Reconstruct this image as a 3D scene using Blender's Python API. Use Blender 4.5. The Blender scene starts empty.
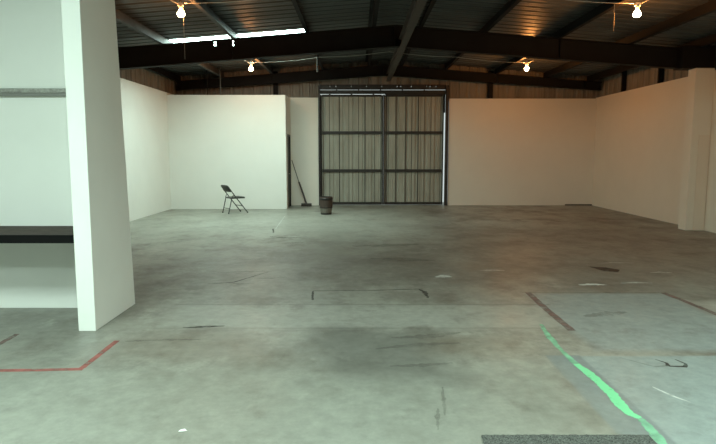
import bpy, bmesh, math, random
from mathutils import Vector, Matrix
random.seed(7)
C = bpy.context.scene.collection
SC = bpy.context.scene
R = math.radians

# ------------------------------------------------------------------ materials
def mat(name, col, rough=0.6, metal=0.0, var=0.0, scale=4.0, stretch=(1, 1, 1), col2=None,
        bump=0.0, spec=0.5, detail=4.0):
    m = bpy.data.materials.new(name); m.use_nodes = True
    nt = m.node_tree; b = nt.nodes['Principled BSDF']
    b.inputs['Base Color'].default_value = (*col, 1)
    b.inputs['Roughness'].default_value = rough
    b.inputs['Metallic'].default_value = metal
    b.inputs['Specular IOR Level'].default_value = spec
    if var > 0 or col2 or bump:
        g = nt.nodes.new('ShaderNodeNewGeometry')
        mp = nt.nodes.new('ShaderNodeMapping'); mp.inputs['Scale'].default_value = stretch
        n = nt.nodes.new('ShaderNodeTexNoise'); n.inputs['Scale'].default_value = scale
        n.inputs['Detail'].default_value = detail; n.inputs['Roughness'].default_value = 0.6
        nt.links.new(g.outputs['Position'], mp.inputs['Vector'])
        nt.links.new(mp.outputs['Vector'], n.inputs['Vector'])
        r = nt.nodes.new('ShaderNodeValToRGB')
        c2 = col2 or tuple(c * (1 - var) for c in col)
        r.color_ramp.elements[0].position = 0.32; r.color_ramp.elements[0].color = (*c2, 1)
        r.color_ramp.elements[1].position = 0.66; r.color_ramp.elements[1].color = (*col, 1)
        nt.links.new(n.outputs['Fac'], r.inputs['Fac'])
        nt.links.new(r.outputs['Color'], b.inputs['Base Color'])
        if bump:
            bp = nt.nodes.new('ShaderNodeBump'); bp.inputs['Strength'].default_value = bump
            bp.inputs['Distance'].default_value = 0.01
            nt.links.new(n.outputs['Fac'], bp.inputs['Height'])
            nt.links.new(bp.outputs['Normal'], b.inputs['Normal'])
    return m

def emit(name, col, strength):
    m = bpy.data.materials.new(name); m.use_nodes = True
    nt = m.node_tree; nt.nodes.clear()
    e = nt.nodes.new('ShaderNodeEmission'); e.inputs['Color'].default_value = (*col, 1)
    e.inputs['Strength'].default_value = strength
    o = nt.nodes.new('ShaderNodeOutputMaterial'); nt.links.new(e.outputs[0], o.inputs[0])
    return m

def worn(name, col, cover=0.5, soft=0.12, scale=9.0, stretch=(1, 1, 1), rough=0.6, amax=1.0):
    """Paint, tape or stain with worn, patchy coverage."""
    m = mat(name, col, rough)
    nt = m.node_tree; b = nt.nodes['Principled BSDF']
    g = nt.nodes.new('ShaderNodeNewGeometry')
    mp = nt.nodes.new('ShaderNodeMapping'); mp.inputs['Scale'].default_value = stretch
    n = nt.nodes.new('ShaderNodeTexNoise'); n.inputs['Scale'].default_value = scale
    n.inputs['Detail'].default_value = 5
    r = nt.nodes.new('ShaderNodeMapRange')
    r.inputs['From Min'].default_value = (1 - cover) - soft; r.inputs['From Max'].default_value = (1 - cover) + soft; r.inputs['To Max'].default_value = amax
    nt.links.new(g.outputs['Position'], mp.inputs['Vector']); nt.links.new(mp.outputs['Vector'], n.inputs['Vector'])
    nt.links.new(n.outputs['Fac'], r.inputs['Value']); nt.links.new(r.outputs['Result'], b.inputs['Alpha'])
    return m

def drywall(name, col):
    return mat(name, col, rough=0.75, var=0.035, scale=1.3, bump=0.03, spec=0.25)

WHITE = drywall('painted_drywall', (0.82, 0.82, 0.77))
CREAM_BULB_TINT = drywall('cream_bulb_tinted_drywall', (0.80, 0.74, 0.63))  # warm bulb light put into the colour of the white right wall
WHITE_BACK = drywall('bulb_tinted_drywall', (0.79, 0.755, 0.67))  # milder bulb warmth tinted into the back wall's white
WHITE_NEAR = drywall('painted_drywall_smooth', (0.84, 0.85, 0.80))
SIDING = mat('beige_siding', (0.235, 0.205, 0.165), 0.55, 0.0, 0.35, 3.0, (1, 1, 0.25))
ROOFM = mat('roof_sheet', (0.085, 0.088, 0.082), 0.45, 0.2, 0.25, 1.5, (0.3, 1, 1))
PRIMER = mat('dark_red_oxide_steel', (0.010, 0.0088, 0.008), 0.75, 0.0, 0.3, 3.0, spec=0.2)
PURLIN_SHADE = mat('galvanised_steel_shade', (0.014, 0.013, 0.012), 0.7, 0.0, 0.3, 4.0, spec=0.15)  # same galvanised steel, with its shade put into the colour
PURLIN_LIT = mat('galvanised_steel_lit', (0.085, 0.086, 0.08), 0.6, 0.0, 0.35, 5.0, spec=0.25)  # brighter copy of the purlin steel, caught light painted in
BEAM_BROWN = mat('brown_painted_steel', (0.055, 0.04, 0.029), 0.65, 0.0, 0.35, 4.0)
STRUT = mat('galvanised_strut', (0.42, 0.42, 0.38), 0.45, 0.5, 0.5, 25.0)
CONDUIT = mat('zinc_conduit', (0.5, 0.48, 0.43), 0.35, 0.6)
DOORSHEET = mat('galvalume_sheet', (0.40, 0.395, 0.33), 0.55, 0.05, 0.0, 1.6, (1.8, 1.0, 0.5), col2=(0.30, 0.29, 0.235), detail=4)
RIBDIRT = mat('grimy_rib', (0.085, 0.078, 0.062), 0.7, 0.0, 0.5, 3.0, (3, 1, 0.5))
DOORSTEEL = mat('blackened_steel', (0.035, 0.03, 0.026), 0.55, 0.2, 0.3, 6.0)
DARKDOOR = mat('dark_green_door', (0.10, 0.12, 0.105), 0.5, 0.0, 0.2)
DOORTRIM = mat('dark_bronze_frame', (0.03, 0.028, 0.024), 0.5)
COUNTER_TOP = mat('brown_laminate', (0.075, 0.057, 0.048), 0.8, 0.0, 0.4, 14.0, spec=0.2)
COUNTER_EDGE = mat('black_edge', (0.003, 0.003, 0.003), 0.7, 0.0, 0.3, 20.0, spec=0.15)
CHAIR = mat('dark_grey_enamel', (0.030, 0.034, 0.028), 0.45, 0.2)
RUBBER = mat('black_rubber', (0.015, 0.015, 0.015), 0.8)
BROOM_STICK = mat('dark_handle', (0.05, 0.04, 0.035), 0.5)
BRISTLE = mat('broom_bristles', (0.07, 0.055, 0.045), 0.9, 0.0, 0.4, 40.0)
STAVE = mat('barrel_staves', (0.075, 0.048, 0.036), 0.65, 0.0, 0.4, 8.0, (6, 6, 0.6))
STAVE_LOW = mat('grey_weathered_staves', (0.21, 0.19, 0.155), 0.7, 0.0, 0.4, 8.0, (6, 6, 0.6))
HOOP = mat('dark_hoop', (0.03, 0.026, 0.024), 0.5, 0.4)
PORCELAIN = mat('white_lampholder', (0.7, 0.66, 0.58), 0.4)
PAPER = mat('white_paper', (0.85, 0.85, 0.82), 0.8)
CORD = mat('pull_cord', (0.35, 0.33, 0.28), 0.7)

SKYLIGHT = emit('daylit_fibreglass', (0.72, 1.0, 0.91), 27.0)
SKYLIGHT_B = emit('daylit_fibreglass_near', (0.77, 1.0, 0.91), 39.0)
FILL_SKYLIGHT = emit('added_fill_panel_behind', (0.77, 1.0, 0.91), 21.0)  # unseen fill light, added behind the camera for the near walls
BULB = emit('bulb_glow', (1.0, 0.37, 0.085), 580.0)
BULB_OLD = emit('older_bulb_glow', (1.0, 0.40, 0.12), 300.0)

# --------------------------------------------------------------------- helpers
class MB:
    def __init__(s): s.v = []; s.f = []; s.sm = []
    def add(s, vs, fs, smooth=False):
        o = len(s.v); s.v += [tuple(v) for v in vs]
        for f in fs: s.f.append([i + o for i in f]); s.sm.append(smooth)
        return s
    def box(s, x0, x1, y0, y1, z0, z1, M=None):
        vs = [Vector(p) for p in ((x0,y0,z0),(x1,y0,z0),(x1,y1,z0),(x0,y1,z0),(x0,y0,z1),(x1,y0,z1),(x1,y1,z1),(x0,y1,z1))]
        if M: vs = [M @ v for v in vs]
        return s.add(vs, [(0,3,2,1),(4,5,6,7),(0,1,5,4),(1,2,6,5),(2,3,7,6),(3,0,4,7)])
    def tube(s, pts, r, n=10, caps=True):
        pts = [Vector(p) for p in pts]; rings = []
        rr = r if isinstance(r, (list, tuple)) else [r] * len(pts)
        up = None
        for i, p in enumerate(pts):
            d = (pts[min(i+1, len(pts)-1)] - pts[max(i-1, 0)]).normalized()
            if up is None:
                up = Vector((0,0,1)) if abs(d.z) < 0.9 else Vector((1,0,0))
            a = d.cross(up).normalized(); b = a.cross(d).normalized(); up = b
            rings.append([p + (a*math.cos(2*math.pi*k/n) + b*math.sin(2*math.pi*k/n)) * rr[i] for k in range(n)])
        vs = [v for q in rings for v in q]
        fs = [(i*n+k, i*n+(k+1) % n, (i+1)*n+(k+1) % n, (i+1)*n+k) for i in range(len(pts)-1) for k in range(n)]
        s.add(vs, fs, True)
        if caps:
            s.add(rings[0], [tuple(range(n))[::-1]]); s.add(rings[-1], [tuple(range(n))])
        return s
    def lathe(s, prof, n=28, c=(0,0,0)):
        vs = [(c[0]+r*math.cos(2*math.pi*k/n), c[1]+r*math.sin(2*math.pi*k/n), c[2]+z) for r, z in prof for k in range(n)]
        fs = [(i*n+k, i*n+(k+1) % n, (i+1)*n+(k+1) % n, (i+1)*n+k) for i in range(len(prof)-1) for k in range(n)]
        return s.add(vs, fs, True)
    def prism(s, poly, axis, a, b):
        """poly: list of 2D points; axis 'x': poly in (y,z); 'y': poly in (x,z); 'z': poly in (x,y)."""
        def P(u, v, w): return {'x': (w, u, v), 'y': (u, w, v), 'z': (u, v, w)}[axis]
        n = len(poly)
        vs = [P(u, v, a) for u, v in poly] + [P(u, v, b) for u, v in poly]
        fs = [tuple(range(n)), tuple(range(2*n-1, n-1, -1))] + [(i, i+n, (i+1) % n+n, (i+1) % n) for i in range(n)]
        return s.add(vs, fs)
    def build(s, name, m, parent=None, bevel=0.0, fix=True):
        me = bpy.data.meshes.new(name); me.from_pydata(s.v, [], s.f); me.update()
        for p, q in zip(me.polygons, s.sm): p.use_smooth = q
        if fix:
            bm = bmesh.new(); bm.from_mesh(me); bmesh.ops.recalc_face_normals(bm, faces=bm.faces); bm.to_mesh(me); bm.free()
        for mm in (m if isinstance(m, list) else [m]): me.materials.append(mm)
        o = bpy.data.objects.new(name, me); C.objects.link(o)
        if parent: o.parent = parent
        if bevel:
            b = o.modifiers.new('bevel', 'BEVEL'); b.width = bevel; b.segments = 2; b.limit_method = 'ANGLE'
        return o

def tag(o, label, cat=None, group=None, kind=None):
    o['label'] = label
    if cat: o['category'] = cat
    if group: o['group'] = group
    if kind: o['kind'] = kind
    return o
def struct(o, label=None):
    o['kind'] = 'structure'
    if label: o['label'] = label
    return o
def empty(name, loc, rz=0):
    o = bpy.data.objects.new(name, None); C.objects.link(o)
    o.location = loc; o.rotation_euler = (0, 0, rz); o.empty_display_size = 0.1
    return o

# ------------------------------------------------------------------ dimensions
XL, XR = -5.52, 7.41          # side walls
YF, YB = -5.4, 18.3           # front (behind the camera) and back walls
RX, RZ, SL = 0.80, 4.50, 0.0785   # ridge position, roof height there, slope
WH = 3.35                     # height of the painted lining
def roof(x): return RZ - SL * abs(x - RX)

# ----------------------------------------------------------------------- floor
def floor_material():
    m = bpy.data.materials.new('worn_concrete'); m.use_nodes = True
    nt = m.node_tree; N = nt.nodes; L = nt.links; b = N['Principled BSDF']
    g = N.new('ShaderNodeNewGeometry')
    sep = N.new('ShaderNodeSeparateXYZ'); L.new(g.outputs['Position'], sep.inputs[0])
    def noise(scale, stretch, detail=5, rough=0.6, off=0.0):
        mp = N.new('ShaderNodeMapping'); mp.inputs['Scale'].default_value = stretch; mp.inputs['Location'].default_value = (off, off*1.7, 0)
        n = N.new('ShaderNodeTexNoise'); n.inputs['Scale'].default_value = scale
        n.inputs['Detail'].default_value = detail; n.inputs['Roughness'].default_value = rough
        L.new(g.outputs['Position'], mp.inputs['Vector']); L.new(mp.outputs['Vector'], n.inputs['Vector'])
        return n.outputs['Fac']
    def math_(op, a, bb=None, clamp=False):
        n = N.new('ShaderNodeMath'); n.operation = op; n.use_clamp = clamp
        for i, q in enumerate((a, bb)):
            if q is None: continue
            if isinstance(q, (int, float)): n.inputs[i].default_value = q
            else: L.new(q, n.inputs[i])
        return n.outputs[0]
    def remap(v, a, bb, c=0.0, d=1.0):
        n = N.new('ShaderNodeMapRange'); n.inputs['From Min'].default_value = a; n.inputs['From Max'].default_value = bb
        n.inputs['To Min'].default_value = c; n.inputs['To Max'].default_value = d
        L.new(v, n.inputs['Value']); return n.outputs['Result']
    def mix(a, bb, f):
        n = N.new('ShaderNodeMix'); n.data_type = 'RGBA'
        ins = [n.inputs[6], n.inputs[7], n.inputs[0]]
        for i, q in zip(ins, (a, bb, f)):
            if isinstance(q, (tuple, float, int)): i.default_value = (*q, 1) if isinstance(q, tuple) else q
            else: L.new(q, i)
        return n.outputs[2]
    wob = noise(1.6, (1, 1, 1), 5)
    def patch(x0, x1, y0, y1, soft, wobble):
        dx = math_('SUBTRACT', math_('ABSOLUTE', math_('SUBTRACT', sep.outputs[0], (x0+x1)/2)), (x1-x0)/2)
        dy = math_('SUBTRACT', math_('ABSOLUTE', math_('SUBTRACT', sep.outputs[1], (y0+y1)/2)), (y1-y0)/2)
        d = math_('MAXIMUM', dx, dy)
        d = math_('ADD', d, math_('MULTIPLY', math_('SUBTRACT', wob, 0.5), wobble))
        return remap(d, soft, -soft)
    big = noise(0.35, (1, 0.7, 1), 4)
    mid = noise(1.1, (1, 0.8, 1), 8, 0.68)
    fine = noise(9, (1, 1, 1), 7, 0.7)
    streak = noise(1.5, (1, 0.8, 1), 9, 0.7, 3.1)
    base = mix((0.225, 0.222, 0.19), (0.345, 0.345, 0.295), remap(big, 0.38, 0.62))
    base = mix(base, (0.165, 0.15, 0.12), remap(mid, 0.49, 0.66, 0, 0.8))
    base = mix(base, (0.13, 0.115, 0.092), remap(streak, 0.52, 0.68, 0, 0.85))
    base = mix(base, (0.44, 0.44, 0.385), remap(streak, 0.44, 0.30, 0, 0.8))
    def layer(col, amt, *a):
        nonlocal base
        base = mix(base, col, math_('MULTIPLY', patch(*a), amt))
    layer((0.15, 0.13, 0.105), 0.42, -2.3, 1.2, 6.95, 10.6, 0.5, 1.5)       # oily worn aisle, darkened further by a painted-in reflection of the roof
    layer((0.14, 0.125, 0.10), 0.5, 1.2, 6.5, 7.2, 13.0, 0.7, 1.8)
    layer((0.33, 0.33, 0.285), 0.55, -5.7, 1.5, 11.6, 16.6, 0.5, 1.6)        # light pool under the far skylight, put into the colour
    layer((0.35, 0.355, 0.31), 0.75, -1.9, 1.98, 5.36, 6.15, 0.06, 0.28)    # paler strip between two joints
    layer((0.275, 0.315, 0.30), 0.8, 2.0, 3.62, 4.7, 6.70, 0.06, 0.2)      # painted bay on the right
    layer((0.275, 0.325, 0.31), 0.85, 1.55, 6.8, 2.0, 4.58, 0.015, 0.02)
    layer((0.185, 0.215, 0.212), 0.8, 1.53, 1.82, 2.0, 4.6, 0.012, 0.03)     # bare grey strip left of the green line
    layer((0.265, 0.275, 0.232), 0.65, -6.5, 1.54, 1.5, 4.35, 0.25, 0.7)      # pale slab in front
    layer((0.125, 0.125, 0.107), 0.7, -0.35, 0.7, 4.1, 5.25, 0.18, 0.9)     # dark smear in the middle
    layer((0.19, 0.165, 0.13), 0.5, -2.1, -0.8, 4.5, 5.15, 0.2, 0.7)
    layer((0.22, 0.18, 0.13), 0.3, 0.6, 1.5, 4.6, 5.1, 0.15, 0.5)
    layer((0.46, 0.44, 0.38), 0.8, 3.75, 4.5, 5.5, 6.3, 0.15, 0.4)           # pale patch at the right edge
    # joints cut in the slab
    for y0, x0, x1, a in ((6.2, -2.0, 2.1, 0.5), (5.34, -2.0, 1.9, 0.35), (10.95, -5, 3, 0.22)):
        layer((0.07, 0.065, 0.055), a, x0, x1, y0-0.011, y0+0.011, 0.012, 0.03)
    st2 = noise(2.8, (1, 0.8, 1), 10, 0.72, 7.7)
    base = mix(base, (0.10, 0.09, 0.072), remap(st2, 0.55, 0.70, 0, 0.4))
    base = mix(base, (0.40, 0.405, 0.355), remap(st2, 0.42, 0.28, 0, 0.3))
    dab = remap(fine, 0.35, 0.7, 0.84, 1.12)
    mm = N.new('ShaderNodeMix'); mm.data_type = 'RGBA'; mm.blend_type = 'MULTIPLY'; mm.inputs[0].default_value = 1
    L.new(base, mm.inputs[6])
    cr = N.new('ShaderNodeCombineColor')
    for i in range(3): L.new(dab, cr.inputs[i])
    L.new(cr.outputs[0], mm.inputs[7])
    L.new(mm.outputs[2], b.inputs['Base Color'])
    L.new(remap(mid, 0.3, 0.7, 0.34, 0.56), b.inputs['Roughness'])
    b.inputs['Specular IOR Level'].default_value = 0.4
    bp = N.new('ShaderNodeBump'); bp.inputs['Strength'].default_value = 0.08; bp.inputs['Distance'].default_value = 0.01
    L.new(fine, bp.inputs['Height']); L.new(bp.outputs['Normal'], b.inputs['Normal'])
    return m
floor = MB().box(XL-0.3, XR+0.3, YF-0.3, YB+1.2, -0.15, 0.0).build('floor', floor_material())
struct(floor, 'stained grey-green concrete warehouse floor')

def ribbon(name, pts, w, m, label=None, rough=0.0, z=0.0012, sub=8):
    """A strip of paint, tape or stain lying on the slab: a thin raised film."""
    P = []
    for a, b in zip(pts, pts[1:]):
        for k in range(sub):
            t = k / sub; P.append((a[0]+(b[0]-a[0])*t, a[1]+(b[1]-a[1])*t))
    P.append(pts[-1]); n = len(P); ww = w if isinstance(w, (list, tuple)) else [w, w]
    vs = []
    for i, p in enumerate(P):
        q = P[min(i+1, n-1)]; o = P[max(i-1, 0)]
        d = Vector((q[0]-o[0], q[1]-o[1])).normalized(); nn = Vector((-d.y, d.x))
        f = i/(n-1)*(len(ww)-1); k = min(int(f), len(ww)-2); wi = ww[k]+(ww[k+1]-ww[k])*(f-k)
        h1 = wi/2*(1+random.uniform(-rough, rough)); h2 = wi/2*(1+random.uniform(-rough, rough))
        vs += [(p[0]+nn.x*h1, p[1]+nn.y*h1, z), (p[0]-nn.x*h2, p[1]-nn.y*h2, z)]
    mb = MB(); mb.add(vs, [(2*i, 2*i+1, 2*i+3, 2*i+2) for i in range(n-1)])
    o = mb.build(name, m, floor)
    if label: o['label'] = label
    return o
def blot(name, pts, m, label=None, z=0.0014):
    o = MB().add([(x, y, z) for x, y in pts], [tuple(range(len(pts)))]).build(name, m, floor)
    if label: o['label'] = label
    return o

GREEN = worn('green_spray_paint', (0.20, 0.62, 0.31), 0.86, 0.25, 12)
GREEN_FAINT = worn('faint_green_paint', (0.27, 0.60, 0.37), 0.70, 0.3, 9, amax=0.75)
RED = worn('red_tape', (0.36, 0.11, 0.095), 0.66, 0.25, 8, amax=0.9)
RED_FAINT = worn('faded_red_tape', (0.20, 0.125, 0.11), 0.64, 0.3, 8, amax=0.85)
DARK = worn('dark_stain', (0.035, 0.03, 0.025), 0.62, 0.14, 7)
CRACK = worn('dark_crack', (0.06, 0.056, 0.048), 0.66, 0.3, 10, amax=0.85)
CHALK = worn('white_scuff', (0.68, 0.71, 0.66), 0.72, 0.3, 14, amax=0.85)
SMUDGE = worn('grey_smudge', (0.13, 0.122, 0.10), 0.5, 0.4, 7, amax=0.36)
ribbon('painted_line', [(1.77, 5.46), (1.725, 5.05), (1.71, 4.73), (1.715, 4.405)], [0.035, 0.06, 0.04, 0.05], GREEN_FAINT, 'faint green spray-painted line', 0.25)
ribbon('painted_line', [(1.715, 4.40), (1.74, 4.21), (1.75, 4.02), (1.75, 3.83), (1.73, 3.67), (1.73, 3.53), (1.765, 3.46)],
       [0.05, 0.075, 0.075, 0.08, 0.08, 0.07, 0.045], GREEN, 'bright green spray-painted line', 0.14)
ribbon('painted_line', [(1.765, 3.455), (1.76, 3.32), (1.735, 3.1), (1.72, 2.8)], [0.045, 0.06, 0.06, 0.06], GREEN_FAINT, 'faint green spray-painted line', 0.25)
ribbon('tape_line', [(-4.2, 4.23), (-2.73, 4.26), (-2.43, 4.27), (-2.11, 4.29)], 0.055, RED, 'red line across the floor', 0.05)
ribbon('tape_line', [(-2.13, 4.31), (-2.13, 4.53), (-2.13, 4.97)], [0.05, 0.05, 0.05], RED, 'red line running toward the back', 0.08)
ribbon('tape_line', [(-3.14, 4.5), (-3.115, 4.88), (-3.125, 5.16)], 0.05, RED_FAINT, 'worn red line beside the wall', 0.15)
ribbon('tape_line', [(2.02, 6.75), (2.0, 5.94), (2.0, 5.26)], 0.075, RED_FAINT, 'faded red line', 0.1)
ribbon('tape_line', [(2.02, 6.74), (3.22, 6.74), (3.62, 6.74)], 0.035, SMUDGE, None, 0.2)
ribbon('tape_line', [(3.62, 6.74), (3.66, 6.3), (3.69, 5.8), (3.75, 5.0)], 0.07, RED_FAINT, 'faded red line at the right', 0.1)
ribbon('crack', [(-0.51, 6.40), (-0.53, 6.6), (-0.54, 6.82)], 0.022, CRACK, None, 0.5)
ribbon('crack', [(-0.54, 6.83), (0.1, 6.85), (0.79, 6.93)], 0.022, CRACK, None, 0.4)
ribbon('crack', [(0.74, 6.92), (0.80, 6.75), (0.80, 6.49)], [0.02, 0.06, 0.02], CRACK, None, 0.5)
ribbon('crack', [(-1.92, 15.1), (-1.86, 13.8), (-1.80, 12.6)], 0.02, CHALK, None, 0.4)
ribbon('crack', [(-1.86, 12.6), (-1.76, 11.95)], 0.03, CRACK, None, 0.4)
for a, b, w in (((-1.72, 11.5), (-1.25, 11.05), .05), ((-1.35, 10.5), (-0.95, 10.7), .14), ((-1.95, 8.9), (-1.1, 8.95), .05),
                ((-1.95, 7.9), (-1.2, 8.0), .06), ((-1.4, 7.55), (-0.95, 7.6), .05), ((-1.65, 7.25), (-1.35, 7.25), .05),
                ((-1.62, 5.36), (-1.28, 5.40), .05), ((0.0, 5.95), (0.2, 5.96), .03), ((0.15, 4.75), (0.9, 4.9), .10),
                ((0.25, 4.35), (0.75, 4.42), .07), ((2.3, 5.75), (2.8, 5.9), .16), ((-2.05, 4.95), (-1.4, 5.0), .06),
                ((0.60, 3.95), (0.55, 3.5), .03), ((0.52, 3.6), (0.48, 3.3), .03), ((0.30, 5.05), (0.95, 5.2), .12),
                ((-0.1, 10.2), (1.1, 10.4), .3), ((0.2, 9.0), (1.2, 8.8), .25)):
    ribbon('smudge', [a, ((a[0]+b[0])/2, (a[1]+b[1])/2+random.uniform(-.05, .05)), b], [w*.3, w, w*.3], SMUDGE, None, 0.5)
ribbon('crack', [(-1.66, 5.35), (-1.5, 5.37), (-1.28, 5.41)], [0.02, 0.05, 0.02], CRACK, None, 0.4)
ribbon('crack', [(-1.9, 7.2), (-1.6, 7.3), (-1.25, 7.95)], [0.01, 0.03, 0.01], CRACK, None, 0.5)
ribbon('crack', [(-1.75, 11.4), (-1.45, 11.2), (-1.0, 11.35)], [0.02, 0.06, 0.02], CRACK, None, 0.5)
blot('stain', [(3.36, 8.34), (3.58, 8.28), (3.72, 8.10), (3.62, 7.93), (3.44, 8.02), (3.40, 8.2)], DARK, 'dark oily stain')
ribbon('scuff', [(2.09, 3.95), (2.15, 3.79), (2.215, 3.69)], [0.008, 0.024, 0.006], CHALK, 'white curved scratch', 0.2)
ribbon('scuff', [(2.12, 4.55), (2.23, 4.42), (2.3, 4.34), (2.42, 4.36)], [0.008, 0.02, 0.03, 0.02], SMUDGE, None, 0.2)
ribbon('scuff', [(2.42, 4.36), (2.44, 4.42), (2.39, 4.50)], [0.035, 0.02, 0.008], CRACK, 'dark curled mark', 0.2)
ribbon('scuff', [(2.42, 4.35), (2.54, 4.34), (2.58, 4.40), (2.55, 4.50)], [0.02, 0.035, 0.025, 0.008], CRACK, 'dark curled mark', 0.2)
for x, y, w, l in ((1.15, 7.62, .16, .22), (1.9, 8.05, .05, .35), (2.95, 7.15, .10, .35), (3.55, 7.25, .06, .4), (4.2, 7.9, .05, .3), (3.9, 8.6, .04, .5)):
    ribbon('scuff', [(x-l/2, y), (x, y+.03), (x+l/2, y)], [w*.3, w, w*.3], CHALK, None, 0.4)

# ------------------------------------------------------------------ corrugation
def corr(mb, u0, u1, pitch, depth, f, ribw=0.06, slope=0.03, minor=True, phase=0.0):
    """Profile points (u, offset) of a ribbed sheet from u0 to u1; f(u, off) -> list of points along the rib."""
    pts = []; u = u0 + phase - pitch
    while u < u1 + pitch:
        pts += [(u, 0), (u+slope, depth), (u+slope+ribw, depth), (u+2*slope+ribw, 0)]
        if minor:
            a = u + 2*slope + ribw; s = (pitch - 2*slope - ribw)/3
            for k in (1, 2): pts += [(a+s*k-0.016, 0), (a+s*k, depth*0.25), (a+s*k+0.016, 0)]
        u += pitch
    P = []
    for a, b in zip(pts, pts[1:]):
        if b[0] <= u0 or a[0] >= u1: continue
        def cut(t): return a[1] + (b[1]-a[1])*(t-a[0])/max(b[0]-a[0], 1e-9)
        if not P: P.append((max(a[0], u0), cut(max(a[0], u0))))
        P.append((min(b[0], u1), cut(min(b[0], u1))))
    cols = [f(u, d) for u, d in P]; k = len(cols[0])
    vs = [v for c in cols for v in c]
    mb.add(vs, [(i*k+j, (i+1)*k+j, (i+1)*k+j+1, i*k+j+1) for i in range(len(cols)-1) for j in range(k-1)])
    return mb

# ------------------------------------------------------------------------- roof
# skylight panels: (x0, x1, y0, y1)
SKY = [(-4.17, -1.14, 13.17, 14.35, SKYLIGHT), (-4.15, -1.10, 1.05, 2.1, SKYLIGHT_B), (2.7, 5.75, 1.05, 2.1, SKYLIGHT_B),
       (-4.15, -1.10, -1.6, -0.55, FILL_SKYLIGHT), (2.7, 5.75, -1.6, -0.55, FILL_SKYLIGHT)]  # this pair is added for its light and never in view
roof_mb = MB()
ys = sorted({YF-0.3, YB+0.6} | {s[2] for s in SKY} | {s[3] for s in SKY})
for ya, yb in zip(ys, ys[1:]):
    cuts = [(s[0], s[1]) for s in SKY if s[2] <= ya+1e-6 and s[3] >= yb-1e-6]
    xs = [XL-0.4, RX, XR+0.4] + [c for q in cuts for c in q]; xs.sort()
    for xa, xb in zip(xs, xs[1:]):
        if any(c[0] <= xa+1e-6 and c[1] >= xb-1e-6 for c in cuts): continue
        corr(roof_mb, ya, yb, 0.305, 0.035, lambda u, d: [(xa, u, roof(xa)+d), (xb, u, roof(xb)+d)], minor=True, phase=(-ya) % 0.305)
ceiling = roof_mb.build('ceiling', ROOFM)
sol = ceiling.modifiers.new('thickness', 'SOLIDIFY'); sol.thickness = 0.004; sol.offset = 1
struct(ceiling, 'dark ribbed metal roof sheeting')
for i, s in enumerate(SKY):
    mb = MB(); corr(mb, s[2], s[3], 0.305, 0.035, lambda u, d: [(s[0], u, roof(s[0])+d), (s[1], u, roof(s[1])+d)], minor=False, phase=(-s[2]) % 0.305)
    o = mb.build('window_%d' % (i+1), s[4])
    struct(o, 'bright translucent skylight panel in the metal roof')  # the last two are added fill panels that share this label

# ---------------------------------------------------------------------- rafters
def rafter(y, eb, rb, holes=None):
    """A tapered steel roof beam at depth y: web with two flanges."""
    def top(x): return roof(x) - 0.195
    def bot(x): return rb - (rb-eb) * abs(x-RX) / (XR-RX if x > RX else RX-XL)
    xs = sorted({XL, RX, XR} | {c for h in (holes or []) for c in (h[0], h[1])})
    web = MB()
    for xa, xb in zip(xs, xs[1:]):
        hs = sorted([h for h in (holes or []) if h[0] <= xa+1e-6 and h[1] >= xb-1e-6], key=lambda h: h[2])
        edges = [(bot(xa), bot(xb))] + [(z, z) for h in hs for z in (h[2], h[3])] + [(top(xa), top(xb))]
        for k in range(0, len(edges), 2):
            (a0, b0), (a1, b1) = edges[k], edges[k+1]
            web.add([(xa, y-.005, a0), (xb, y-.005, b0), (xb, y-.005, b1), (xa, y-.005, a1),
                     (xa, y+.005, a0), (xb, y+.005, b0), (xb, y+.005, b1), (xa, y+.005, a1)],
                    [(0,3,2,1),(4,5,6,7),(0,1,5,4),(1,2,6,5),(2,3,7,6),(3,0,4,7)])
    o = web.build('rafter', PRIMER)
    fl = MB()
    for g, s in ((bot, 1), (top, -1)):
        for xa, xb in ((XL, RX), (RX, XR)):
            za, zb = g(xa), g(xb); t = 0.014*s
            fl.add([(xa, y-.09, za), (xb, y-.09, zb), (xb, y+.09, zb), (xa, y+.09, za),
                    (xa, y-.09, za+t), (xb, y-.09, zb+t), (xb, y+.09, zb+t), (xa, y+.09, za+t)],
                   [(0,3,2,1),(4,5,6,7),(0,1,5,4),(1,2,6,5),(2,3,7,6),(3,0,4,7)])
    fl.build('flange', PRIMER, o)
    st = MB()
    for x in (RX-3.45, RX-0.02, RX+3.45, XR-0.55):
        st.box(x-.006, x+.006, y-.085, y-.005, bot(x)+.01, top(x)-.01)
    st.build('stiffener', PRIMER, o)
    return o
HX = -2.74
holes = [(HX-0.30, HX-0.25, 3.895, 3.93), (HX-0.30, HX-0.25, 3.965, 4.0), (HX+0.07, HX+0.12, 3.895, 3.93), (HX+0.07, HX+0.12, 3.965, 4.0)]
struct(rafter(12.6, 3.37, 3.87, holes), 'deep dark steel roof beam crossing in front')
struct(rafter(6.6, 3.42, 3.85), 'deep dark steel roof beam overhead')
struct(rafter(0.6, 3.42, 3.85), 'deep dark steel roof beam behind the viewer')
struct(rafter(YB-0.22, 3.55, 3.99), 'slimmer dark steel roof beam against the back wall')

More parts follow.
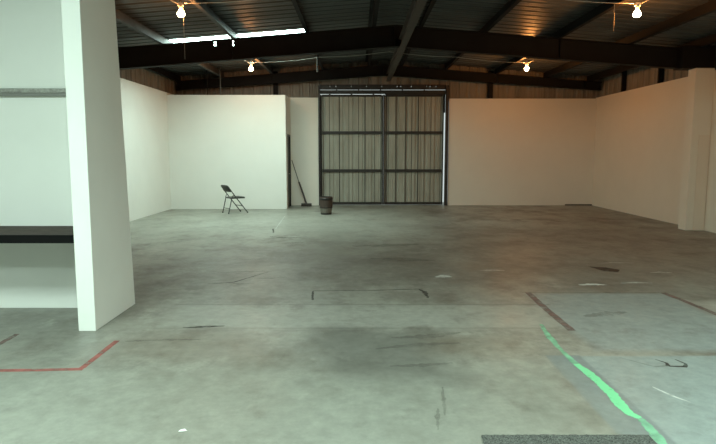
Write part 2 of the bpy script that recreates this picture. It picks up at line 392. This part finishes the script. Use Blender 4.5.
# ----------------------------------------------------------------------- purlins
def purlin(x, m, side):
    z1 = roof(x) - 0.004; z0 = roof(x) - 0.20; w = 0.075 * side; t = 0.004
    mb = MB()
    mb.box(x-t, x+t, YF, YB+0.1, z0, z1)
    mb.box(min(x, x+w), max(x, x+w), YF, YB+0.1, z0, z0+t)
    mb.box(min(x, x-w), max(x, x-w), YF, YB+0.1, z1-t-0.01, z1-0.01)
    mb.box(x+w-t/2, x+w+t/2, YF, YB+0.1, z0, z0+0.025)
    o = mb.build('purlin', m); o['kind'] = 'structure'; o['group'] = 'roof purlins'; return o
for off, m, sd in ((-6.3, PURLIN_SHADE, 1), (-4.95, PURLIN_LIT, 1), (-3.45, PURLIN_LIT, 1), (-1.9, PURLIN_SHADE, 1), (-0.5, PURLIN_SHADE, 1),
                   (0.55, PURLIN_SHADE, -1), (1.9, PURLIN_SHADE, -1), (3.45, PURLIN_SHADE, -1), (4.95, PURLIN_SHADE, -1), (6.3, PURLIN_SHADE, -1)):
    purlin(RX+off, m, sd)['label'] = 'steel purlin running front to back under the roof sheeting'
# wide flange twins beside some purlins (bridging channels seen as broad dark bands)
# ridge beam below the rafters
rb = MB()
rb.box(RX+0.055, RX+0.185, YF, YB-0.32, 3.800, 3.815); rb.box(RX+0.113, RX+0.127, YF, YB-0.32, 3.815, 4.02); rb.box(RX+0.055, RX+0.185, YF, YB-0.32, 4.02, 4.035)
struct(rb.build('ridge_beam', BEAM_BROWN), 'brown steel beam running front to back below the ridge')

# ------------------------------------------------------------------- outer walls
def siding_x(name, y, x0, x1, z0f, z1f, m, depth=0.03, parent=None):
    mb = MB()
    segs = [(x0, min(RX, x1)), (max(RX, x0), x1)] if x0 < RX < x1 else [(x0, x1)]
    for a, b in segs:
        corr(mb, a, b, 0.305, depth, lambda u, d: [(u, y+d, z0f(u)), (u, y+d, z1f(u))], phase=(-a) % 0.305)
    o = mb.build(name, m, parent)
    s = o.modifiers.new('thickness', 'SOLIDIFY'); s.thickness = 0.004; s.offset = 0
    return o
DX0, DX1, DZ = -1.18, 2.78, 3.56      # the big sliding door opening
wb = MB()
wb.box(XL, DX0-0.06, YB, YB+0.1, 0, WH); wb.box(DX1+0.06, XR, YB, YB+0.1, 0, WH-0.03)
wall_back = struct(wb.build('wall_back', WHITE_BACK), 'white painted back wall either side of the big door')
def notch_bottom(u): return DZ+0.06 if DX0-0.06 < u < DX1+0.06 else WH-0.06
siding_x('siding', YB+0.11, XL-0.2, DX0-0.06, lambda u: WH-0.06, lambda u: roof(u)+0.02, SIDING, parent=wall_back)
siding_x('siding', YB+0.11, DX0-0.06, DX1+0.06, lambda u: 3.70, lambda u: roof(u)+0.02, SIDING, parent=wall_back)
siding_x('siding', YB+0.11, DX1+0.06, XR+0.2, lambda u: WH-0.09, lambda u: roof(u)+0.02, SIDING, parent=wall_back)
for x in (RX-3.35, RX+3.30):
    MB().box(x-0.07, x+0.07, YB-0.03, YB+0.1, WH-0.03, roof(x)-0.1).build('post', PRIMER, wall_back)

def siding_y(name, x, y0, y1, z0, z1, m, sgn, parent):
    mb = MB(); corr(mb, y0, y1, 0.305, 0.03, lambda u, d: [(x+sgn*d, u, z0), (x+sgn*d, u, z1)], phase=(-y0) % 0.305)
    o = mb.build(name, m, parent); s = o.modifiers.new('thickness', 'SOLIDIFY'); s.thickness = 0.004; s.offset = 0; return o
wall_left = struct(MB().box(XL-0.1, XL, YF, YB+0.1, 0, WH+0.03).build('wall_left', WHITE), 'white painted left wall')
siding_y('siding', XL-0.11, YF, YB+0.16, WH-0.05, roof(XL)+0.03, SIDING, -1, wall_left)
wall_right = struct(MB().box(XR, XR+0.1, YF, YB+0.1, 0, WH).build('wall_right', CREAM_BULB_TINT), 'white painted right wall')
siding_y('siding', XR+0.11, YF, YB+0.16, WH-0.05, roof(XR)+0.03, SIDING, 1, wall_right)
for y in (14.6, 16.6):
    MB().box(XR-0.02, XR+0.1, y-0.03, y+0.03, WH, roof(XR)-0.02).build('post', PRIMER, wall_right)
wall_front = struct(MB().box(XL, XR, YF-0.1, YF, 0, 4.5).build('wall_front', mat('front_wall_dark', (0.35, 0.34, 0.31), 0.8)), 'front wall behind the viewer')

# boxed-in column on the right wall
col = struct(MB().box(7.02, XR, 12.33, 12.62, 0, 3.40).build('column', CREAM_BULB_TINT, bevel=0.006), 'white boxed-in column on the right wall')
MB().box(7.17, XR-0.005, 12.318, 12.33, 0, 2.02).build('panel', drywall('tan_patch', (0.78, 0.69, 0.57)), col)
# dark steel haunch on top of it
struct(MB().box(6.75, XR, 12.36, 12.72, 3.40, 3.86).build('haunch_column', PRIMER), 'dark steel beam end over the boxed column')

# office box at the back left
PX = -2.10
off = MB()
off.prism([(XL, 17.07), (PX, 17.07), (PX, 17.42), (PX-0.12, 17.42), (PX-0.12, 17.19), (XL, 17.19)], 'z', 0, 3.31)
off.box(PX-0.12, PX, 17.42, 18.1, 2.2, 3.31); off.box(PX-0.12, PX, 18.1, YB, 0, 3.31)
struct(off.build('wall_partition', WHITE), 'white painted partition of the back left office')
# its door on the side face
door = struct(MB().box(PX-0.08, PX-0.03, 17.50, 18.04, 0.01, 2.14).build('door_3', DARKDOOR), 'narrow dark side door of the partition')
fr = MB(); fr.box(PX-0.10, PX+0.012, 17.43, 17.50, 0, 2.2); fr.box(PX-0.10, PX+0.012, 18.04, 18.10, 0, 2.2); fr.box(PX-0.10, PX+0.012, 17.50, 18.04, 2.14, 2.2)
fr.build('door_frame', DOORTRIM, door)
MB().tube([(PX-0.03, 17.62, 1.02), (PX+0.02, 17.62, 1.02), (PX+0.02, 17.75, 1.02)], 0.012, 8).build('door_handle', CONDUIT, door)

# near left: wall with a return that frames the counter
near = MB()
base = [(XL, 6.06), (-2.605, 6.06), (-2.605, 5.25), (-2.445, 5.25), (-2.45, 6.23), (XL, 6.23)]
head = [(XL, 6.06), (-2.59, 6.06), (-2.59, 5.25), (-2.425, 5.25), (-2.52, 6.23), (XL, 6.23)]   # slightly out of plumb
def split(poly):                      # divide the long side face so its slight twist stays smooth
    a, b = poly[3], poly[4]
    return poly[:4] + [(a[0]+(b[0]-a[0])*k/6, a[1]+(b[1]-a[1])*k/6) for k in range(1, 6)] + poly[4:]
base, head = split(base), split(head); n = len(base); K = 12
near.add([(p[0]+(q[0]-p[0])*k/K, p[1]+(q[1]-p[1])*k/K, 3.40*k/K) for k in range(K+1) for p, q in zip(base, head)],
         [tuple(range(n)), tuple(range(K*n+n-1, K*n-1, -1))] + [(k*n+i, k*n+(i+1) % n, (k+1)*n+(i+1) % n, (k+1)*n+i) for k in range(K) for i in range(n)])
struct(near.build('wall_left_near', WHITE_NEAR, bevel=0.004), 'white near-left wall with its projecting end')

# ------------------------------------------------------------ big sliding doors
def leaf(name, x0, x1, label, seed):
    rnd = random.Random(seed)
    y = YB + 0.15; z0, z1 = 0.012, 3.455
    mb = MB(); corr(mb, x0+0.01, x1-0.01, 0.305, 0.028, lambda u, d: [(u, y+0.035+d, z0), (u, y+0.035+d, z1-0.02)], ribw=0.05, slope=0.018, phase=0.07)
    o = mb.build(name, DOORSHEET); s = o.modifiers.new('thickness', 'SOLIDIFY'); s.thickness = 0.003; s.offset = 0
    struct(o, label)
    seam = MB(); u = x0 + 0.07
    while u < x1 - 0.08:                       # grimy folds of the sheet beside its ribs
        w = rnd.choice((0.012, 0.016, 0.03))
        seam.box(u, u+w, y+0.028, y+0.034, z0, z1-0.03)
        if rnd.random() < 0.3: seam.box(u+0.085, u+0.096, y+0.028, y+0.034, z0, z1-0.03)
        u += rnd.choice((0.20, 0.305, 0.305))
    seam.build('sheet_folds', RIBDIRT, o)['kind'] = 'stuff'
    def bar(n, a, b, c, d, dp=0.05): MB().box(a, b, y-dp+0.03, y+0.03, c, d).build(n, DOORSTEEL, o)
    bar('stile', x0, x0+0.035, z0, z1); bar('stile', x1-0.035, x1, z0, z1)
    for zc, h in ((z0+0.04, 0.08), (1.09, 0.085), (2.28, 0.085), (z1-0.03, 0.06)):
        bar('rail', x0+0.05, x1-0.05, zc-h/2, zc+h/2)
    return o
leaf('door_1', DX0+0.002, 0.798, 'left leaf of the big corrugated metal sliding door', 3)
leaf('door_2', 0.802, 2.692, 'right leaf of the big corrugated metal sliding door', 5)
struct(MB().box(DX0-0.05, DX0, YB-0.04, YB+0.16, 0, 3.72).build('trim_1', DOORSTEEL), 'dark steel left jamb of the big door')
jm = MB(); jm.box(2.735, DX1+0.035, YB-0.04, YB+0.16, 0, 3.72); jm.box(2.65, 2.735, YB+0.19, YB+0.20, 2.9, 3.47)
struct(jm.build('trim_2', DOORSTEEL), 'dark steel right jamb of the big door')
jm = MB(); jm.box(DX0, 2.735, YB+0.04, YB+0.10, 3.466, 3.582); jm.box(DX0, 2.735, YB+0.04, YB+0.10, 3.596, 3.68)
x = DX0
while x < 2.735:
    n = x + random.choice((0.08, 0.16, 0.3, 0.45)); jm.box(x, min(n, 2.735), YB+0.04, YB+0.10, 3.68, 3.75); x = n + random.choice((0.02, 0.03))
for k in range(6):
    a = DX0 + 0.3 + k*0.68; jm.box(a-0.03, a+0.03, YB+0.05, YB+0.09, 3.45, 3.49); jm.box(a+0.2, a+0.24, YB+0.05, YB+0.09, 3.57, 3.61)
jm.box(0.83, 2.735, YB+0.05, YB+0.09, 3.45, 3.49)
struct(jm.build('trim_3', DOORSTEEL), 'dark steel door track over the big door')
struct(MB().box(6.55, XR-0.02, YB-0.03, YB-0.002, 0.0, 0.035).build('baseboard_back', DOORTRIM), 'dark strip at the foot of the back wall corner')

# -------------------------------------------------------------------- counter
cn = MB().box(XL+0.01, -2.606, 5.38, 6.058, 0.822, 0.886).build('wall_counter', COUNTER_TOP)
tag(cn, 'long dark counter fixed to the near white wall beside the projecting wall end', 'counter')
MB().box(XL+0.01, -2.606, 5.35, 5.38, 0.812, 0.888).build('edge_strip', COUNTER_EDGE, cn)['label'] = 'black front edge strip'
# rail
rl = empty('wall_rail', (-4.2, 6.06, 2.225))
tag(rl, 'grey galvanised metal rail fixed high across the near white wall', 'rail')
MB().box(-1.3, 1.595, -0.042, -0.002, 0.033, 0.077).build('channel', STRUT, rl, bevel=0.003)['label'] = 'mottled upper channel'
MB().box(-1.3, 1.595, -0.032, -0.002, 0.0, 0.033).build('lower_strip', mat('dull_grey_steel', (0.22, 0.22, 0.2), 0.5, 0.3), rl)

# ----------------------------------------------------------------- bulb fittings
def fitting(x, y, label, side, cord):
    z = roof(x) - 0.20
    e = empty('bulb_light', (x, y, z)); tag(e, label, 'light', 'bare bulbs under the roof')
    MB().box(-0.045, 0.045, -0.03, 0.03, -0.075, -0.02).build('junction_box', PORCELAIN, e, bevel=0.006)
    MB().tube([(0, 0, -0.02), (0, 0, 0.196)], 0.008, 8).build('hanger', CONDUIT, e)
    MB().lathe([(0.0, -0.072), (0.032, -0.072), (0.036, -0.085), (0.026, -0.105), (0.022, -0.125), (0.0, -0.125)], 16).build('socket', PORCELAIN, e)
    MB().tube([(side*0.02, 0, -0.045), (side*0.10, 0, -0.01), (side*0.17, 0, 0.03)], 0.011, 8).build('conduit_stub', CONDUIT, e)
    MB().lathe([(0.0, -0.245), (0.028, -0.240), (0.049, -0.225), (0.058, -0.20), (0.055, -0.178), (0.040, -0.155), (0.026, -0.138), (0.021, -0.12)], 16).build('bulb', BULB if x > 0 else BULB_OLD, e)['label'] = 'glowing bulb'
    if cord:
        MB().tube([(cord[0], 0, -0.04), (cord[0]+0.003, 0, -0.04-cord[1])], 0.0035, 6).build('pull_cord', CORD, e)
    return e
fitting(-2.79, 9.47, 'glowing bare bulb under the roof, nearer one on the left', -1, (0.035, 0.85))
fitting(4.40, 9.47, 'glowing bare bulb under the roof, nearer one on the right', 1, (-0.36, 0.42))
fitting(-2.79, 15.5, 'glowing bare bulb high in front of the back left office partition', -1, None)
fitting(4.40, 15.5, 'glowing bare bulb beyond the roof beam, right of the big door', 1, None)
for y, nm in ((9.47, 'thin metal conduit joining the two nearer bulbs under the roof'), (15.5, 'thin metal conduit joining the two farther bulbs under the roof')):
    pts = []
    for k in range(25):
        x = -2.74 + (4.35+2.74)*k/24
        pts.append((x, y, roof(x)-0.235-0.035*math.sin(math.pi*(k % 6)/6)))
    c = MB().tube(pts, 0.0065, 7).build('conduit', CONDUIT); tag(c, nm, 'conduit')
dp = MB().tube([(-1.06, 15.45, roof(-1.06)+0.002), (-1.06, 15.45, 3.74)], 0.022, 8).build('hanging_pipe', PURLIN_LIT)
tag(dp, 'short grey pipe hanging from the roof above the left side of the big door', 'pipe')
rp = MB().tube([(-3.98, 17.13, 3.31), (-3.98, 17.13, roof(-3.98)-0.01)], 0.016, 8).build('riser_pipe', PURLIN_LIT)
tag(rp, 'thin grey pipe rising from the office partition top, farther right of two', 'pipe', 'riser pipes above the partition')
rp = MB().tube([(-4.36, 17.13, 3.31), (-4.36, 17.13, roof(-4.36)-0.01)], 0.012, 8).build('riser_pipe', PURLIN_SHADE)
tag(rp, 'thin dark pipe rising from the office partition top, left of the other', 'pipe', 'riser pipes above the partition')

# -------------------------------------------------------------------- the chair
ch = empty('folding_chair', (-3.41, 16.0, 0), R(38))
tag(ch, 'dark metal folding chair standing in front of the white office partition', 'chair')
W = 0.215
def bend(pts, n=5):
    """round the corners of a polyline"""
    P = [Vector(p) for p in pts]; out = [P[0]]
    for a, b, c in zip(P, P[1:], P[2:]):
        r = min((a-b).length, (c-b).length, 0.07)
        s = b + (a-b).normalized()*r; e = b + (c-b).normalized()*r
        for k in range(n+1):
            t = k/n; out.append(s*(1-t)**2 + b*2*t*(1-t) + e*t*t)
    out.append(P[-1]); return out
# local +x = the way the chair faces
for s in (-1, 1):
    MB().tube([(-0.245, s*W, 0.68), (-0.055, s*W, 0.43), (0.27, s*W, 0.02)], 0.0145, 8).build('front_leg', CHAIR, ch)
    MB().tube([(-0.175, s*(W-0.03), 0.42), (-0.275, s*(W-0.03), 0.02)], 0.0135, 8).build('rear_leg', CHAIR, ch)
    for p in ((0.276, s*W), (-0.276, s*(W-0.03))):
        MB().tube([(p[0], p[1], 0), (p[0], p[1], 0.035)], 0.018, 8).build('foot_cap', RUBBER, ch)
    MB().tube([(-0.175, s*(W-0.012), 0.425), (-0.145, s*(W-0.004), 0.50), (-0.105, s*W, 0.50)], 0.010, 6).build('hinge_bar', CHAIR, ch)
MB().tube(bend([(-0.245, -W, 0.68), (-0.30, -W, 0.765), (-0.30, W, 0.765), (-0.245, W, 0.68)]), 0.0145, 8).build('top_rail', CHAIR, ch)
MB().tube([(0.128, -W, 0.20), (0.128, W, 0.20)], 0.010, 8).build('front_crossbar', CHAIR, ch)
MB().tube([(-0.245, -W+0.03, 0.14), (-0.245, W-0.03, 0.14)], 0.009, 8).build('rear_crossbar', CHAIR, ch)
bk = MB(); n = 10; vs = []
for k in range(n+1):
    t = -1+2*k/n; y = t*(W-0.005); bow = -0.022*(1-t*t)
    for (x, z) in ((-0.20, 0.60), (-0.245, 0.67), (-0.298, 0.755)): vs.append((x+bow, y, z))
bk.add(vs, [(k*3+j, (k+1)*3+j, (k+1)*3+j+1, k*3+j+1) for k in range(n) for j in range(2)], True)
o = bk.build('backrest', CHAIR, ch); m_ = o.modifiers.new('t', 'SOLIDIFY'); m_.thickness = 0.012
st = MB(); prof = [(-0.185, 0.405), (-0.185, 0.435), (-0.10, 0.447), (0.10, 0.450), (0.19, 0.452), (0.215, 0.442), (0.215, 0.405)]
st.prism(prof, 'y', -W+0.016, W-0.016)
st.build('seat', CHAIR, ch, bevel=0.008)

# -------------------------------------------------------------------- the broom
br = empty('push_broom', (-1.60, 17.95, 0))
tag(br, 'dark push broom leaning in the corner beside the narrow dark door', 'broom')
MB().tube([(0, 0, 0.08), (-0.205, 0.11, 0.66), (-0.24, 0.128, 0.75)], 0.027, 8).build('handle_sleeve', BROOM_STICK, br)
MB().tube([(-0.24, 0.128, 0.75), (-0.47, 0.30, 1.42)], 0.012, 8).build('handle', mat('grey_handle', (0.09, 0.085, 0.075), 0.45, 0.3), br)
MB().box(-0.16, 0.16, -0.035, 0.035, 0.055, 0.095).build('head', BROOM_STICK, br, bevel=0.008)
bs = MB()
for i in range(30):
    for j in range(4):
        x = -0.155+0.31*i/29; y = -0.028+0.056*j/3
        bs.tube([(x, y, 0.062), (x+random.uniform(-.012, .012), y*1.5+random.uniform(-.006, .006), 0.0)], 0.005, 4)
bs.build('bristles', BRISTLE, br)

# ------------------------------------------------------------------- the barrel
ba = empty('barrel', (-0.86, 15.6, 0))
tag(ba, 'small brown barrel standing on the floor before the big metal door', 'barrel')
def br_r(z): return 0.138 + 0.016*math.sin(math.pi*min(max(z/0.48, 0), 1)) + 0.036*(z/0.48)
def shell(z0, z1, n=28, k=5):
    mb = MB(); prof = [(br_r(z0+(z1-z0)*i/k), z0+(z1-z0)*i/k) for i in range(k+1)]
    return mb.lathe(prof, n)
low = shell(0.0, 0.2); low.add([(br_r(0)*math.cos(2*math.pi*k/28), br_r(0)*math.sin(2*math.pi*k/28), 0.0) for k in range(28)], [tuple(range(28))])
low.build('lower_body', STAVE_LOW, ba)['label'] = 'greyish lower half'
shell(0.2, 0.48).build('upper_body', STAVE, ba)['label'] = 'reddish brown upper half'
MB().lathe([(br_r(.48), .48), (br_r(.48)-.02, .48), (br_r(.48)-.022, .40), (0, .40)], 28).build('inside', HOOP, ba)
for z, h in ((0.03, 0.04), (0.19, 0.025), (0.42, 0.055)):
    MB().lathe([(br_r(z-h/2)+.001, z-h/2), (br_r(z-h/2)+.007, z-h/2), (br_r(z+h/2)+.007, z+h/2), (br_r(z+h/2)+.001, z+h/2)], 28).build('hoop', HOOP, ba)

# ---------------------------------------------------------------------- the mat
def carpet():
    m = mat('speckled_grey_mat', (0.15, 0.158, 0.138), 0.95, 0.0, 0.0, 120.0, col2=(0.02, 0.02, 0.018), bump=0.3, detail=2)
    return m
mt = MB()
nx, ny = 60, 80; vs = []
for j in range(ny+1):
    for i in range(nx+1):
        x = 0.72 + 0.98*i/nx; y = 3.23 - 1.6*j/ny
        e = min(i, nx-i, j, ny-j)
        vs.append((x+random.uniform(-.003, .003), y+random.uniform(-.004, .004), 0.012 + (random.uniform(-.003, .004) if e > 0 else -0.003)))
mt.add(vs, [(j*(nx+1)+i, j*(nx+1)+i+1, (j+1)*(nx+1)+i+1, (j+1)*(nx+1)+i) for j in range(ny) for i in range(nx)])
o = mt.build('floor_mat', carpet()); s = o.modifiers.new('t', 'SOLIDIFY'); s.thickness = 0.0115
s.offset = -1
tag(o, 'speckled dark grey mat on the floor at the bottom edge, left of the green line', 'mat')
# a scrap of paper
sc_ = MB(); sc_.add([(0, 0, .002), (.028, -.006, .006), (.05, .01, .002), (.032, .024, .008), (.006, .02, .003)], [(0, 1, 3, 4), (1, 2, 3)])
o = sc_.build('paper_scrap', PAPER); o.location = (-1.07, 3.28, 0); m_ = o.modifiers.new('t', 'SOLIDIFY'); m_.thickness = 0.002; m_.offset = 1
tag(o, 'tiny white paper scrap lying on the pale concrete in the foreground', 'scrap')

# ------------------------------------------------------------- world and camera
w = bpy.data.worlds.new('daylight'); SC.world = w; w.use_nodes = True
bg = w.node_tree.nodes['Background']; bg.inputs[0].default_value = (0.88, 1.0, 0.96, 1); bg.inputs[1].default_value = 0.75

cam = bpy.data.cameras.new('camera'); co = bpy.data.objects.new('camera', cam); C.objects.link(co)
co.location = (0, 0, 1.65); co.rotation_euler = (R(90-6.8), 0, 0)
cam.sensor_width = 36; cam.lens = 36*580/716; cam.clip_start = 0.05
SC.camera = co
SC.view_settings.view_transform = 'Standard'; SC.view_settings.look = 'None'
SC.view_settings.exposure = 0.0; SC.view_settings.gamma = 1.0
SC.cycles.use_denoising = True
SC.cycles.max_bounces = 8; SC.cycles.diffuse_bounces = 5; SC.cycles.sample_clamp_indirect = 6.0
